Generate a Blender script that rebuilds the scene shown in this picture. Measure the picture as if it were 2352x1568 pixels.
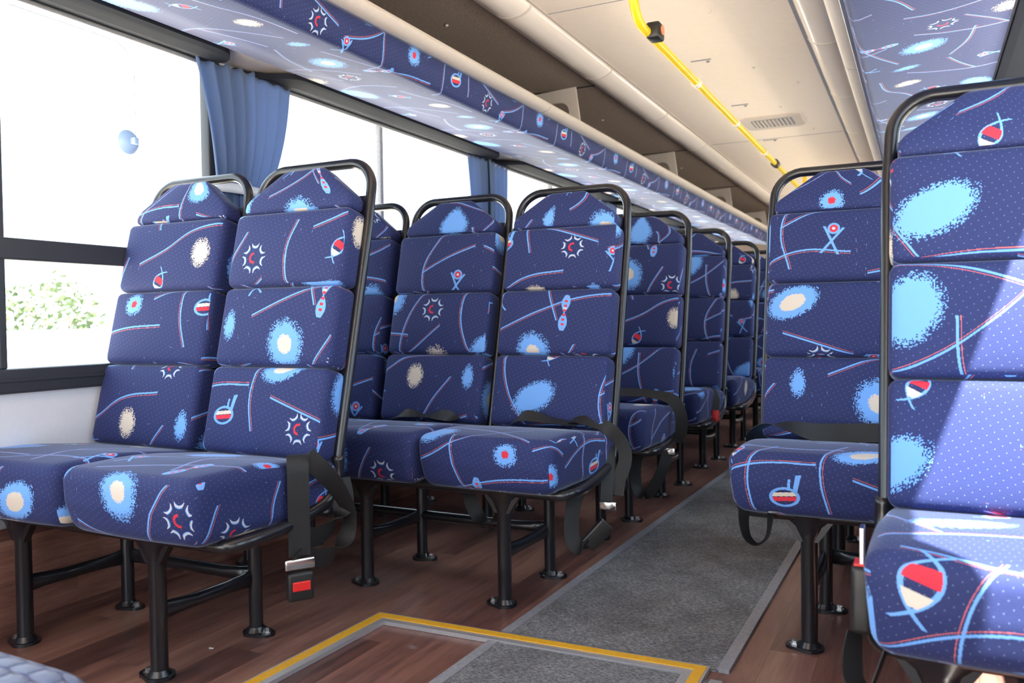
import bpy, math, random
from mathutils import Vector, Matrix
for o in list(bpy.data.objects): bpy.data.objects.remove(o)
SC = bpy.context.scene
COL = SC.collection

# ------------------------------------------------------------------ camera
cam_d = bpy.data.cameras.new('camera'); cam = bpy.data.objects.new('camera', cam_d); COL.objects.link(cam)
F_PX = 1898.0
cam_d.sensor_width = 36.0; cam_d.lens = F_PX / 2352.0 * 36.0
d = Vector(((2120 - 1176) / F_PX, (722 - 784) / F_PX, 1.0)).normalized()     # world +Y seen in camera axes (right, down, forward)
up = Vector((0, -1, 0)); up = (up - d * up.dot(d)).normalized()
xr = d.cross(up)
rows = [Vector((xr[i], d[i], up[i])) for i in range(3)]
right, upv, back = rows[0], -rows[1], -rows[2]
M = Matrix((right, upv, back)).transposed().to_4x4()
M.translation = Vector((0, 0, 0.8))
cam.matrix_world = M
cam_d.clip_start = 0.02
cam_d.dof.use_dof = True; cam_d.dof.focus_distance = 2.15; cam_d.dof.aperture_fstop = 5.0
SC.camera = cam

# ------------------------------------------------------------------ world, sun, exposure
w = bpy.data.worlds.new('sky'); SC.world = w; w.use_nodes = True
bg = w.node_tree.nodes['Background']
bg.inputs['Color'].default_value = (0.80, 0.90, 1.0, 1); bg.inputs['Strength'].default_value = 1.9
sd = bpy.data.lights.new('sun', 'SUN'); sun = bpy.data.objects.new('sun', sd); COL.objects.link(sun)
sd.energy = 25.0; sd.angle = math.radians(0.6); sd.color = (1.0, 0.95, 0.87)
sun.rotation_euler = Vector((-1.0, 1.15, -2.75)).to_track_quat('-Z', 'Y').to_euler()
sun.location = (3, -3, 6)
vs = SC.view_settings
vs.view_transform = 'Standard'; vs.look = 'None'; vs.exposure = 1.3; vs.gamma = 1.0; vs.use_curve_mapping = False

# ------------------------------------------------------------------ helpers
def mesh_obj(name, verts, faces, mat, parent=None, uvs=None, smooth=False):
    me = bpy.data.meshes.new(name); me.from_pydata([tuple(v) for v in verts], [], faces)
    if mat: me.materials.append(mat)
    if uvs is not None:
        uv = me.uv_layers.new(name='UVMap'); uv.data.foreach_set('uv', [c for u in uvs for c in u])
    if smooth: me.polygons.foreach_set('use_smooth', [True] * len(me.polygons))
    me.update()
    o = bpy.data.objects.new(name, me); COL.objects.link(o)
    if parent: o.parent = parent
    return o
def link(name, me, parent=None):
    o = bpy.data.objects.new(name, me); COL.objects.link(o)
    if parent: o.parent = parent
    return o
def empty(name, loc):
    o = bpy.data.objects.new(name, None); o.empty_display_size = .1; COL.objects.link(o); o.location = loc; return o
def tag(o, label=None, cat=None, group=None, kind=None):
    if label: o['label'] = label
    if cat: o['category'] = cat
    if group: o['group'] = group
    if kind: o['kind'] = kind
    return o
class MB:
    def __init__(s): s.v = []; s.f = []
    def add(s, v, f):
        n = len(s.v); s.v += [Vector(p) for p in v]; s.f += [tuple(i + n for i in q) for q in f]; return s
    def box(s, x0, x1, y0, y1, z0, z1):
        v = [(x, y, z) for x in (x0, x1) for y in (y0, y1) for z in (z0, z1)]
        return s.add(v, [(0, 1, 3, 2), (4, 6, 7, 5), (0, 4, 5, 1), (2, 3, 7, 6), (0, 2, 6, 4), (1, 5, 7, 3)])
    def bbox(s, x0, x1, y0, y1, z0, z1, bv=.003):
        """box with chamfered edges"""
        v, f, _ = rbox((x1-x0), (y1-y0), (z1-z0), bv, 2, 1)
        c = Vector(((x0+x1)/2, (y0+y1)/2, (z0+z1)/2)); return s.add([p + c for p in v], f)
    def tube(s, path, r, n=12, caps=True, closed=False, sq=None):
        """swept tube; r number or list; sq = list of (a,b) ellipse factors (side, up) per point"""
        P = [Vector(p) for p in path]; m = len(P); T = []
        for i in range(m):
            if closed: t = P[(i+1) % m] - P[i-1]
            else: t = P[min(i+1, m-1)] - P[max(i-1, 0)]
            T.append(t.normalized())
        ref = Vector((0, 0, 1)) if abs(T[0].z) < .9 else Vector((1, 0, 0))
        N = (ref - T[0]*ref.dot(T[0])).normalized(); v = []
        for i in range(m):
            if i: 
                N = (N - T[i]*N.dot(T[i])).normalized()
            B = T[i].cross(N); rr = r[i] if isinstance(r, (list, tuple)) else r
            a, b = sq[i] if sq else (1, 1)
            for k in range(n):
                t = 2*math.pi*k/n; v.append(P[i] + N*(rr*b*math.cos(t)) + B*(rr*a*math.sin(t)))
        f = []
        for i in range(m if closed else m-1):
            j = (i+1) % m
            for k in range(n): f.append((i*n+k, i*n+(k+1) % n, j*n+(k+1) % n, j*n+k))
        if caps and not closed: f += [tuple(range(n))[::-1], tuple((m-1)*n+k for k in range(n))]
        return s.add(v, f)
    def lathe(s, prof, c=(0, 0, 0), n=16, axis='z'):
        v = []
        for r, h in prof:
            for k in range(n):
                t = 2*math.pi*k/n; a, b = r*math.cos(t), r*math.sin(t)
                p = (a, b, h) if axis == 'z' else (h, a, b) if axis == 'x' else (a, h, b)
                v.append(Vector(p) + Vector(c))
        m = len(prof)
        f = [(i*n+k, i*n+(k+1) % n, (i+1)*n+(k+1) % n, (i+1)*n+k) for i in range(m-1) for k in range(n)]
        f += [tuple(range(n))[::-1], tuple((m-1)*n+k for k in range(n))]
        return s.add(v, f)
    def prism(s, poly, a0, a1, axis='y'):
        """poly in the plane normal to axis, extruded a0..a1"""
        def P(p, a): return (p[0], a, p[1]) if axis == 'y' else (a, p[0], p[1]) if axis == 'x' else (p[0], p[1], a)
        n = len(poly); v = [P(p, a0) for p in poly] + [P(p, a1) for p in poly]
        f = [(i, (i+1) % n, n+(i+1) % n, n+i) for i in range(n)] + [tuple(range(n))[::-1], tuple(range(n, 2*n))]
        return s.add(v, f)
    def build(s, name, mat, parent=None, smooth=False, angle=None):
        o = mesh_obj(name, s.v, s.f, mat, parent, smooth=smooth or angle is not None)
        fix_normals(o.data)
        if angle: sharp(o.data, angle)
        return o
import bmesh
def fix_normals(me):
    bm = bmesh.new(); bm.from_mesh(me); bmesh.ops.recalc_face_normals(bm, faces=bm.faces); bm.to_mesh(me); bm.free()
def sharp(me, deg):
    bm = bmesh.new(); bm.from_mesh(me); a = math.radians(deg)
    for e in bm.edges:
        if len(e.link_faces) == 2 and e.calc_face_angle(0) > a: e.smooth = False
    bm.to_mesh(me); bm.free()
def rbox(w, dp, h, r, ns=4, nf=6, warp=None):
    """rounded box as a merged grid; returns verts, faces, loop uvs (front/top unfolded, sides apart)"""
    H = (w/2, dp/2, h/2)
    def samples(L):
        a = [-L + r*(1-math.cos(math.pi/2*i/ns)) for i in range(ns)]
        b = [-(L-r) + 2*(L-r)*i/nf for i in range(nf+1)]
        return a + b + [-x for x in a[::-1]]
    S = [samples(x) for x in H]
    V, F, U, idx = [], [], [], {}
    def vert(p):
        k = tuple(round(c, 6) for c in p)
        if k not in idx:
            q = Vector([max(-(H[i]-r), min(H[i]-r, p[i])) for i in range(3)]); dd = Vector(p)-q
            if dd.length > 1e-9: dd = dd.normalized()*r
            idx[k] = len(V); V.append(q+dd)
        return idx[k]
    for ax in range(3):
        for sg in (-1, 1):
            i1, i2 = [i for i in range(3) if i != ax]
            for a in range(len(S[i1])-1):
                for b in range(len(S[i2])-1):
                    q = []
                    for (ia, ib) in ((a, b), (a+1, b), (a+1, b+1), (a, b+1)):
                        p = [0, 0, 0]; p[ax] = sg*H[ax]; p[i1] = S[i1][ia]; p[i2] = S[i2][ib]; q.append(p)
                    if (sg > 0) != (ax == 1): pass
                    else: q = q[::-1]
                    F.append(tuple(vert(p) for p in q))
                    for x, y, z in q:
                        if ax == 1: U.append((x, z + h/2) if sg < 0 else (x+.37, z+.21))
                        elif ax == 2: U.append((x, y + dp/2 + h) if sg > 0 else (x, y))
                        else: U.append((y + .31*sg, z + .13))
    if warp: V = [Vector(warp(v)) for v in V]
    return V, F, U
def arc(cx, cy, r, a0, a1, n):
    return [(cx + r*math.cos(math.radians(a0+(a1-a0)*i/n)), cy + r*math.sin(math.radians(a0+(a1-a0)*i/n))) for i in range(n+1)]
def catmull(P, n=8):
    P = [Vector(p) for p in P]; Q = [P[0]*2-P[1]] + P + [P[-1]*2-P[-2]]; out = []
    for i in range(1, len(Q)-2):
        a, b, c, e = Q[i-1:i+3]
        for k in range(n):
            t = k/n; out.append(.5*((2*b)+(c-a)*t+(2*a-5*b+4*c-e)*t*t+(3*b-a-3*c+e)*t**3))
    out.append(P[-1]); return out
def ribbon(path, wid, width=.045, th=.0016, n=6):
    """strap: centre points with a width direction per point"""
    C = catmull(path, n); W = catmull(wid, n); v = []; f = []
    m = len(C)
    for i in range(m):
        t = (C[min(i+1, m-1)]-C[max(i-1, 0)]).normalized(); wd = W[i]; wd = (wd - t*wd.dot(t)).normalized(); nn = t.cross(wd)
        for a, b in ((-1, -1), (1, -1), (1, 1), (-1, 1)): v.append(C[i]+wd*(a*width/2)+nn*(b*th/2))
    for i in range(m-1):
        for k in range(4): f.append((i*4+k, i*4+(k+1) % 4, i*4+4+(k+1) % 4, i*4+4+k))
    f += [(0, 1, 2, 3), tuple((m-1)*4+k for k in (3, 2, 1, 0))]
    return v, f

# ------------------------------------------------------------------ materials
def mat(name, col, rough=.5, metal=0, spec=.5, sheen=0, coat=0):
    m = bpy.data.materials.new(name); m.use_nodes = True; b = m.node_tree.nodes['Principled BSDF']
    b.inputs['Base Color'].default_value = (*col, 1); b.inputs['Roughness'].default_value = rough
    b.inputs['Metallic'].default_value = metal; b.inputs['Specular IOR Level'].default_value = spec
    b.inputs['Sheen Weight'].default_value = sheen; b.inputs['Coat Weight'].default_value = coat
    return m
class NT:
    def __init__(s, m): s.t = m.node_tree; s.n = s.t.nodes; s.b = s.n['Principled BSDF']
    def new(s, t, **k):
        x = s.n.new(t)
        for a, b in k.items(): setattr(x, a, b)
        return x
    def put(s, sock, v):
        if isinstance(v, bpy.types.NodeSocket): s.t.links.new(v, sock)
        elif v is not None: sock.default_value = v
    def m(s, op, a, b=None, c=None):
        x = s.n.new('ShaderNodeMath'); x.operation = op
        for i, v in enumerate((a, b, c)):
            if v is not None: s.put(x.inputs[i], v)
        return x.outputs[0]
    def vm(s, op, a, b=None, sc=None):
        x = s.n.new('ShaderNodeVectorMath'); x.operation = op; s.put(x.inputs[0], a)
        if b is not None: s.put(x.inputs[1], b)
        if sc is not None: s.put(x.inputs['Scale'], sc)
        return x.outputs['Value'] if op in ('LENGTH', 'DISTANCE', 'DOT_PRODUCT') else x.outputs[0]
    def mix(s, f, a, b):
        x = s.n.new('ShaderNodeMix'); x.data_type = 'RGBA'
        s.put(x.inputs['Factor'], f); s.put(x.inputs['A'], a); s.put(x.inputs['B'], b); return x.outputs['Result']
    def noise(s, vec, scale, detail=2, rough=.5, dist=0):
        x = s.n.new('ShaderNodeTexNoise'); s.put(x.inputs['Vector'], vec)
        x.inputs['Scale'].default_value = scale; x.inputs['Detail'].default_value = detail
        x.inputs['Roughness'].default_value = rough; x.inputs['Distortion'].default_value = dist; return x.outputs['Fac']
    def mapping(s, vec, loc=(0, 0, 0), rot=0, scale=(1, 1, 1), typ='TEXTURE'):
        x = s.n.new('ShaderNodeMapping'); x.vector_type = typ; s.put(x.inputs['Vector'], vec)
        x.inputs['Location'].default_value = loc; x.inputs['Rotation'].default_value = (0, 0, math.radians(rot)); x.inputs['Scale'].default_value = scale
        return x.outputs[0]
    def ramp(s, f, stops):
        x = s.n.new('ShaderNodeValToRGB'); s.put(x.inputs[0], f); e = x.color_ramp.elements
        e[0].position = stops[0][0]; e[0].color = (*stops[0][1], 1); e[1].position = stops[-1][0]; e[1].color = (*stops[-1][1], 1)
        for p, c in stops[1:-1]: q = e.new(p); q.color = (*c, 1)
        return x.outputs[0]
    def bump(s, h, st, dist=.001):
        x = s.n.new('ShaderNodeBump'); x.inputs['Strength'].default_value = st; x.inputs['Distance'].default_value = dist
        s.put(x.inputs['Height'], h); s.t.links.new(x.outputs[0], s.b.inputs['Normal'])

NAVY = (.022, .030, .115, 1); BLUE = (.15, .36, .80, 1); RED = (.62, .03, .055, 1); CREAM = (.62, .55, .47, 1); THREAD = (.55, .13, .14, 1)
KP = 1.25
TU, TV = .80*KP, .64*KP
def fabric_material():
    m = mat('patterned_moquette', NAVY[:3], .78, 0, .32, .30); n = NT(m)
    n.b.inputs['Sheen Roughness'].default_value = .3; n.b.inputs['Sheen Tint'].default_value = (.75, .82, 1, 1)
    uv = n.new('ShaderNodeUVMap').outputs[0]
    at = n.new('ShaderNodeAttribute', attribute_type='OBJECT', attribute_name='fab').outputs['Vector']
    p0 = n.vm('ADD', uv, at)
    # 1.1 mm thread grid so that edges look woven
    sn = n.vm('SNAP', p0, (.0011, .0011, 1))
    x = n.new('ShaderNodeSeparateXYZ'); n.put(x.inputs[0], sn)
    u = n.m('WRAP', x.outputs[0], TU, 0.0); v = n.m('WRAP', x.outputs[1], TV, 0.0)
    cb = n.new('ShaderNodeCombineXYZ'); n.put(cb.inputs[0], u); n.put(cb.inputs[1], v); P = cb.outputs[0]
    wn = n.new('ShaderNodeTexWhiteNoise', noise_dimensions='2D'); n.put(wn.inputs['Vector'], n.vm('SNAP', P, (.0022, .0022, 1)))
    wn = n.m('SUBTRACT', wn.outputs['Value'], .5)
    un = n.m('DIVIDE', u, TU); vn = n.m('DIVIDE', v, TV)
    blue = 0.0; red = 0.0
    def curve(axis, segs, off):
        segs = [[(a*KP, b*KP) for a, b in sg] for sg in segs]
        nonlocal blue, red
        L, W = (TU, TV) if axis == 0 else (TV, TU)
        pts = []
        for sg in segs:
            pts.append((sg[0][0]-.0035, -1.0, 1)); 
            for i, (a, b) in enumerate(sg): pts.append((a, b/W, 1 if i in (0, len(sg)-1) else 0))
            pts.append((sg[-1][0]+.0035, -1.0, 1))
        fc = n.new('ShaderNodeFloatCurve'); n.put(fc.inputs['Value'], un if axis == 0 else vn)
        cm = fc.mapping; cm.use_clip = False; cu = cm.curves[0]
        cu.points[0].location = (0, -1.0); cu.points[1].location = (1, -1.0)
        for h in cu.points: h.handle_type = 'VECTOR'
        for a, b, hv in pts: q = cu.points.new(min(.999, max(.001, a/L)), b); 
        for q in cu.points:
            if q.location[1] < -.5: q.handle_type = 'VECTOR'
        for a, b, hv in pts:
            if hv:
                for q in cu.points:
                    if abs(q.location[0]-a/L) < 1e-4: q.handle_type = 'VECTOR'
        cm.update()
        f = n.m('MULTIPLY', fc.outputs[0], W); t = v if axis == 0 else u
        d0 = n.m('SUBTRACT', t, f)
        blue = n.m('MAXIMUM', blue, n.m('COMPARE', d0, 0.0, .0023))
        red = n.m('MAXIMUM', red, n.m('COMPARE', d0, off, .00075))
    A = [ # along u: lists of (u, v)
     ([[(.01, .015), (.10, .035), (.20, .09), (.31, .175)], [(.37, .02), (.48, .050), (.60, .055)], [(.63, .13), (.71, .17), (.79, .20)]], .006),
     ([[(.01, .20), (.10, .165), (.21, .15)], [(.56, .02), (.66, .07), (.78, .065)]], -.006),
     ([[(.04, .32), (.16, .37), (.26, .40), (.40, .41)], [(.43, .28), (.51, .31), (.59, .355), (.70, .37)]], -.006),
     ([[(.01, .42), (.11, .45), (.20, .51), (.30, .615)], [(.36, .47), (.47, .51), (.58, .515)], [(.64, .49), (.79, .44)]], .006),
     ([[(.03, .61), (.13, .60), (.24, .565), (.35, .50)], [(.40, .62), (.52, .585), (.62, .59)]], -.006)]
    B = [ # along v: lists of (v, u)
     ([[(.02, .21), (.10, .185), (.19, .20), (.28, .25)], [(.34, .20), (.44, .165), (.52, .16)]], .006),
     ([[(.05, .44), (.14, .385), (.23, .37), (.30, .39)], [(.36, .48), (.44, .455), (.52, .46), (.60, .50)]], -.006),
     ([[(.03, .65), (.13, .63), (.22, .67), (.30, .73)], [(.42, .60), (.50, .585), (.58, .60), (.63, .62)]], .006)]
    for s_, o_ in A: curve(0, s_, o_)
    for s_, o_ in B: curve(1, s_, o_)
    # airbrushed blobs: centre, radii, rotation, heart (cream/red radius fraction)
    bl2 = 0.0; cr = 0.0; rd = 0.0
    def blob(c, r, rot, fuzz, heart=0, kind='blue', hk='cream'):
        nonlocal bl2, cr, rd
        q = n.mapping(P, (*c, 0), rot, (r[0], r[1], 1)); L = n.vm('LENGTH', q)
        e = n.m('MULTIPLY_ADD', wn, fuzz, L)
        if kind == 'blue': bl2 = n.m('MAXIMUM', bl2, n.m('LESS_THAN', e, 1.0))
        else: cr = n.m('MAXIMUM', cr, n.m('LESS_THAN', e, 1.0))
        if heart:
            k = n.m('LESS_THAN', n.m('MULTIPLY_ADD', wn, fuzz*.25, L), heart)
            if hk == 'cream': cr = n.m('MAXIMUM', cr, k)
            else: rd = n.m('MAXIMUM', rd, k)
    for b_ in BLOBS.values(): blob(*b_)
    # motifs
    def motif(c, s, rot, sy=None):
        q = n.mapping(P, (*c, 0), rot, (s, sy or s, 1)); z = n.new('ShaderNodeSeparateXYZ'); n.put(z.inputs[0], q); return q, z.outputs[0], z.outputs[1]
    mb = 0.0; mc = 0.0; mr = 0.0
    def add(kind, k):
        nonlocal mb, mc, mr
        if kind == 'b': mb = n.m('MAXIMUM', mb, k)
        if kind == 'c': mc = n.m('MAXIMUM', mc, k)
        if kind == 'r': mr = n.m('MAXIMUM', mr, k)
    for nm, (c, s, rot) in MOTIFS.items():
        k = nm.split('_')[0]
        if k == 'star':
            q, X, Y = motif(c, s, rot); r = n.vm('LENGTH', q); a = n.m('ARCTAN2', Y, X)
            a = n.m('SUBTRACT', n.m('WRAP', a, 2*math.pi/7, 0.0), math.pi/7)
            lx = n.m('SUBTRACT', n.m('MULTIPLY', r, n.m('COSINE', a)), 1.12); ly = n.m('MULTIPLY', r, n.m('SINE', a))
            cc = n.new('ShaderNodeCombineXYZ'); n.put(cc.inputs[0], lx); n.put(cc.inputs[1], ly); L = n.vm('LENGTH', cc.outputs[0])
            ins = n.m('LESS_THAN', r, 1.02)
            ins = n.m('MULTIPLY', ins, n.m('COMPARE', a, 0.0, .33)); add('b', n.m('MULTIPLY', ins, n.m('COMPARE', L, .40, .085)))
            add('c', n.m('MULTIPLY', ins, n.m('COMPARE', L, .385, .04)))
            add('r', n.m('MULTIPLY', n.m('COMPARE', r, .30, .075), n.m('LESS_THAN', X, .06)))
        elif k == 'fish':
            q, X, Y = motif(c, s, rot, s*.55); aY = n.m('ABSOLUTE', Y); g = n.m('SUBTRACT', 1.0, n.m('MULTIPLY', X, X)); g2 = n.m('ABSOLUTE', g)
            lim = n.m('LESS_THAN', n.m('ABSOLUTE', X), 1.4)
            inn = n.m('LESS_THAN', aY, g)
            add('r', n.m('MULTIPLY', inn, n.m('COMPARE', X, .22, .30)))
            add('c', n.m('MULTIPLY', inn, n.m('COMPARE', X, -.62, .24)))
            add('b', n.m('MULTIPLY', lim, n.m('COMPARE', aY, g2, .17)))
        elif k == 'eye':
            q, X, Y = motif(c, s, rot); L = n.vm('DISTANCE', q, (0, .55, 0))
            add('b', n.m('LESS_THAN', L, .36))
            yl = n.m('ABSOLUTE', n.m('ADD', Y, .25))
            leg = n.m('COMPARE', n.m('ABSOLUTE', X), n.m('MULTIPLY', yl, .62), .085)
            add('b', n.m('MULTIPLY', leg, n.m('COMPARE', Y, -.2, .85)))
            mb = n.m('SUBTRACT', mb, 0.0)
            add('r', n.m('COMPARE', L, .17, .07)); add('c', n.m('LESS_THAN', L, .08))
        elif k == 'jug':
            q, X, Y = motif(c, s, rot); e = n.vm('LENGTH', n.vm('MULTIPLY', q, (1, 1.5, 0)))
            add('b', n.m('COMPARE', e, .88, .12))
            inn = n.m('LESS_THAN', e, .78)
            add('r', n.m('MULTIPLY', inn, n.m('COMPARE', Y, -.12, .14))); add('c', n.m('MULTIPLY', inn, n.m('COMPARE', Y, .19, .13)))
            hd = n.m('COMPARE', X, n.m('MULTIPLY_ADD', Y, .32, .62), n.m('MULTIPLY_ADD', Y, .03, .14))
            add('b', n.m('MULTIPLY', hd, n.m('COMPARE', Y, .75, .65)))
            h2 = n.m('COMPARE', X, n.m('MULTIPLY_ADD', Y, .15, .28), .09)
            add('b', n.m('MULTIPLY', h2, n.m('COMPARE', Y, .8, .35)))
        elif k == 'bow':
            q, X, Y = motif(c, s, rot); g = n.m('MULTIPLY', n.m('ABSOLUTE', n.m('SINE', n.m('MULTIPLY', X, 2.4))), .26)
            add('b', n.m('MULTIPLY', n.m('LESS_THAN', n.m('ABSOLUTE', Y), n.m('ADD', g, .03)), n.m('COMPARE', X, 0.0, 1.15)))
            add('r', n.m('MULTIPLY', n.m('COMPARE', n.m('WRAP', X, .3, 0.0), .15, .07), n.m('MULTIPLY', n.m('LESS_THAN', n.m('ABSOLUTE', Y), .10), n.m('COMPARE', X, 0.0, 1.0))))
            add('c', n.m('MULTIPLY', n.m('COMPARE', X, .2, .13), n.m('LESS_THAN', n.m('ABSOLUTE', Y), n.m('MULTIPLY', g, .7))))
    # faint pin dots
    dv = n.mapping(p0, (0, 0, 0), 27, (.0125, .0125, 1)); df = n.vm('FRACTION', dv)
    dz = n.vm('DISTANCE', n.vm('MULTIPLY', df, (1, 1, 0)), (.5, .5, 0)); dot = n.m('MULTIPLY', n.m('LESS_THAN', dz, .065), .55)
    fine = n.noise(p0, 420, 2, .6)
    base = n.mix(fine, (.013, .020, .085, 1), (.026, .038, .140, 1))
    c = n.mix(dot, base, (.26, .33, .55, 1)); c = n.mix(red, c, THREAD); c = n.mix(blue, c, BLUE)
    c = n.mix(bl2, c, BLUE); c = n.mix(cr, c, CREAM); c = n.mix(rd, c, RED)
    c = n.mix(mb, c, BLUE); c = n.mix(mc, c, CREAM); c = n.mix(mr, c, RED)
    n.put(n.b.inputs['Base Color'], c)
    n.bump(fine, .35, .0006)
    return m
BLOBS = {
 'sun': ((.14, .26), (.052, .060), 20, .45, .42), 'wide': ((.46, .12), (.072, .042), 28, .4), 'pale': ((.62, .30), (.028, .036), 0, .6, 0, 'cream'),
 'dot': ((.30, .46), (.032, .030), 0, .5, .34, 'blue', 'red'), 'egg': ((.66, .56), (.070, .042), 25, .3, .52), 'sky': ((.10, .53), (.050, .065), -25, .4),
 'small': ((.78, .30), (.018, .034), 0, .7), 'puff': ((.30, .09), (.034, .030), 0, .9, 0, 'cream')}
MOTIFS = {
 'star_a': ((.28, .22), .041, 10), 'fish_a': ((.50, .235), .030, 60), 'eye_a': ((.74, .10), .046, -8), 'jug_a': ((.52, .45), .036, 5),
 'star_b': ((.72, .43), .038, -10), 'bow_a': ((.22, .36), .050, 85), 'fish_b': ((.42, .56), .045, 70), 'eye_b': ((.03, .40), .040, 12)}
BLOBS = {k: ((v[0][0]*KP, v[0][1]*KP),) + tuple(v[1:]) for k, v in BLOBS.items()}
MOTIFS = {k: ((v[0][0]*KP, v[0][1]*KP),) + tuple(v[1:]) for k, v in MOTIFS.items()}
ALLP = {k: v[0] for k, v in {**BLOBS, **MOTIFS}.items()}
FAB = fabric_material()

def weave(name, col, rough=.8, scale=300, amt=.35, spec=.3, bump=.4, col2=None):
    m = mat(name, col, rough, 0, spec); n = NT(m); tc = n.new('ShaderNodeTexCoord').outputs['Object']
    f = n.noise(tc, scale, 3, .7); c2 = col2 or tuple(c*(1-amt) for c in col)
    n.put(n.b.inputs['Base Color'], n.mix(n.ramp(f, [(.35, (0, 0, 0)), (.65, (1, 1, 1))]), (*c2, 1), (*col, 1))); n.bump(f, bump, .001); return m
BLACK = mat('gloss_black_paint', (.010, .010, .013), .28, 0, .5, 0, .25)
_n = NT(BLACK); _tc = _n.new('ShaderNodeTexCoord').outputs['Object']; _f = _n.noise(_tc, 140, 2); _n.bump(_f, .12, .001)
CHROME = mat('chrome', (.75, .75, .76), .18, 1)
STEEL = mat('zinc_bolt', (.55, .55, .56), .35, 1)
BELT = mat('black_webbing', (.012, .012, .013), .55, 0, .4); _n = NT(BELT); _tc = _n.new('ShaderNodeTexCoord').outputs['Object']
_w = _n.new('ShaderNodeTexWave'); _w.inputs['Scale'].default_value = 160; _n.put(_w.inputs['Vector'], _tc); _n.bump(_w.outputs['Fac'], .3, .0005)
PLASTIC = weave('black_plastic', (.014, .014, .015), .42, 600, .2, .5, .1)
REDP = mat('red_plastic', (.65, .02, .02), .35)
SHELL = weave('dark_back_shell', (.02, .024, .05), .6, 200, .3)
WHITEWALL = weave('white_laminate', (.72, .74, .78), .4, 60, .03, .4, .03)
GREYPL = weave('grey_plastic_trim', (.30, .30, .33), .5, 90, .25, .4, .15)
BEIGE = weave('beige_plastic', (.60, .53, .47), .45, 50, .05, .4, .05)
BROWN = weave('brown_carpet_lining', (.23, .18, .15), .95, 160, .4, .15, .5)
CEIL = weave('cream_ceiling_panel', (.88, .76, .65), .5, 30, .03, .4, .03)
TUBEM = mat('glossy_cream_cover', (.88, .79, .71), .18, 0, .6, 0, .3)
YELLOW = mat('yellow_grab_paint', (.85, .58, .015), .3, 0, .5, 0, .2)
CLEAR = mat('clear_sleeve', (.8, .72, .62), .25)
RUBBER = mat('black_rubber', (.012, .014, .022), .85, 0, .12)
RUBBER2 = mat('dark_window_frame', (.035, .038, .045), .45, 0, .5)
ALU = weave('brushed_aluminium', (.55, .55, .58), .38, 200, .15, .5, .1); ALU.node_tree.nodes['Principled BSDF'].inputs['Metallic'].default_value = .6
def gold_insert():
    m = mat('yellow_nosing_insert', (.80, .42, .02), .5); n = NT(m); tc = n.new('ShaderNodeTexCoord').outputs['Object']
    f = n.noise(tc, 120, 4, .7); n.put(n.b.inputs['Base Color'], n.mix(f, (.60, .27, .012, 1), (.86, .50, .03, 1))); n.bump(f, .3, .001); return m
GOLD = gold_insert()
def wood():
    m = mat('dark_wood_vinyl', (.1, .05, .04), .33, 0, .4, 0, .1); n = NT(m); tc = n.new('ShaderNodeTexCoord').outputs['Object']
    sp = n.new('ShaderNodeSeparateXYZ'); n.put(sp.inputs[0], tc)
    k = n.m('FLOOR', n.m('DIVIDE', n.m('ADD', sp.outputs[0], sp.outputs[2]), .11))
    ky = n.m('FLOOR', n.m('DIVIDE', n.m('MULTIPLY_ADD', k, .37, sp.outputs[1]), .92))
    cb = n.new('ShaderNodeCombineXYZ'); n.put(cb.inputs[0], k); n.put(cb.inputs[1], ky)
    wn = n.new('ShaderNodeTexWhiteNoise', noise_dimensions='2D'); n.put(wn.inputs['Vector'], cb.outputs[0])
    g = n.vm('ADD', n.vm('MULTIPLY', tc, (16, 1.5, 16)), n.vm('SCALE', cb.outputs[0], None, 5.3))
    f = n.noise(g, 1.4, 8, .68, .6); f2 = n.noise(g, 7, 4, .6)
    ff = n.m('MULTIPLY_ADD', f2, .35, n.m('MULTIPLY_ADD', wn.outputs['Value'], .30, n.m('MULTIPLY', f, .75)))
    c = n.ramp(ff, [(.36, (.032, .016, .015)), (.58, (.125, .056, .045)), (.78, (.235, .112, .084)), (.95, (.33, .18, .13))])
    ed = n.m('LESS_THAN', n.m('FRACT', n.m('DIVIDE', n.m('ADD', sp.outputs[0], sp.outputs[2]), .11)), .012)
    n.put(n.b.inputs['Base Color'], n.mix(n.m('MULTIPLY', ed, .5), c, (.012, .006, .005, 1)))
    n.put(n.b.inputs['Roughness'], n.m('MULTIPLY_ADD', f2, .25, .22)); n.bump(f2, .12, .0008); return m
WOOD = wood()
def carpet():
    m = mat('grey_ribbed_carpet', (.12, .12, .13), .95, 0, .1); n = NT(m); tc = n.new('ShaderNodeTexCoord').outputs['Object']
    a = n.vm('MULTIPLY', tc, (90, 260, 300)); f = n.noise(a, 1, 4, .85); b = n.noise(tc, 7, 4, .6)
    s = n.noise(tc, 900, 1); t = n.m('MULTIPLY_ADD', s, .4, n.m('MULTIPLY', f, .8))
    c = n.ramp(t, [(.36, (.030, .031, .035)), (.56, (.15, .152, .162)), (.74, (.50, .50, .52))])
    dirt = n.ramp(b, [(.42, (0, 0, 0)), (.60, (1, 1, 1))]); n.put(n.b.inputs['Base Color'], n.mix(n.m('MULTIPLY', dirt, .30), c, (.05, .045, .045, 1)))
    n.bump(t, 1.0, .004); return m
CARPET = carpet()
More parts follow.
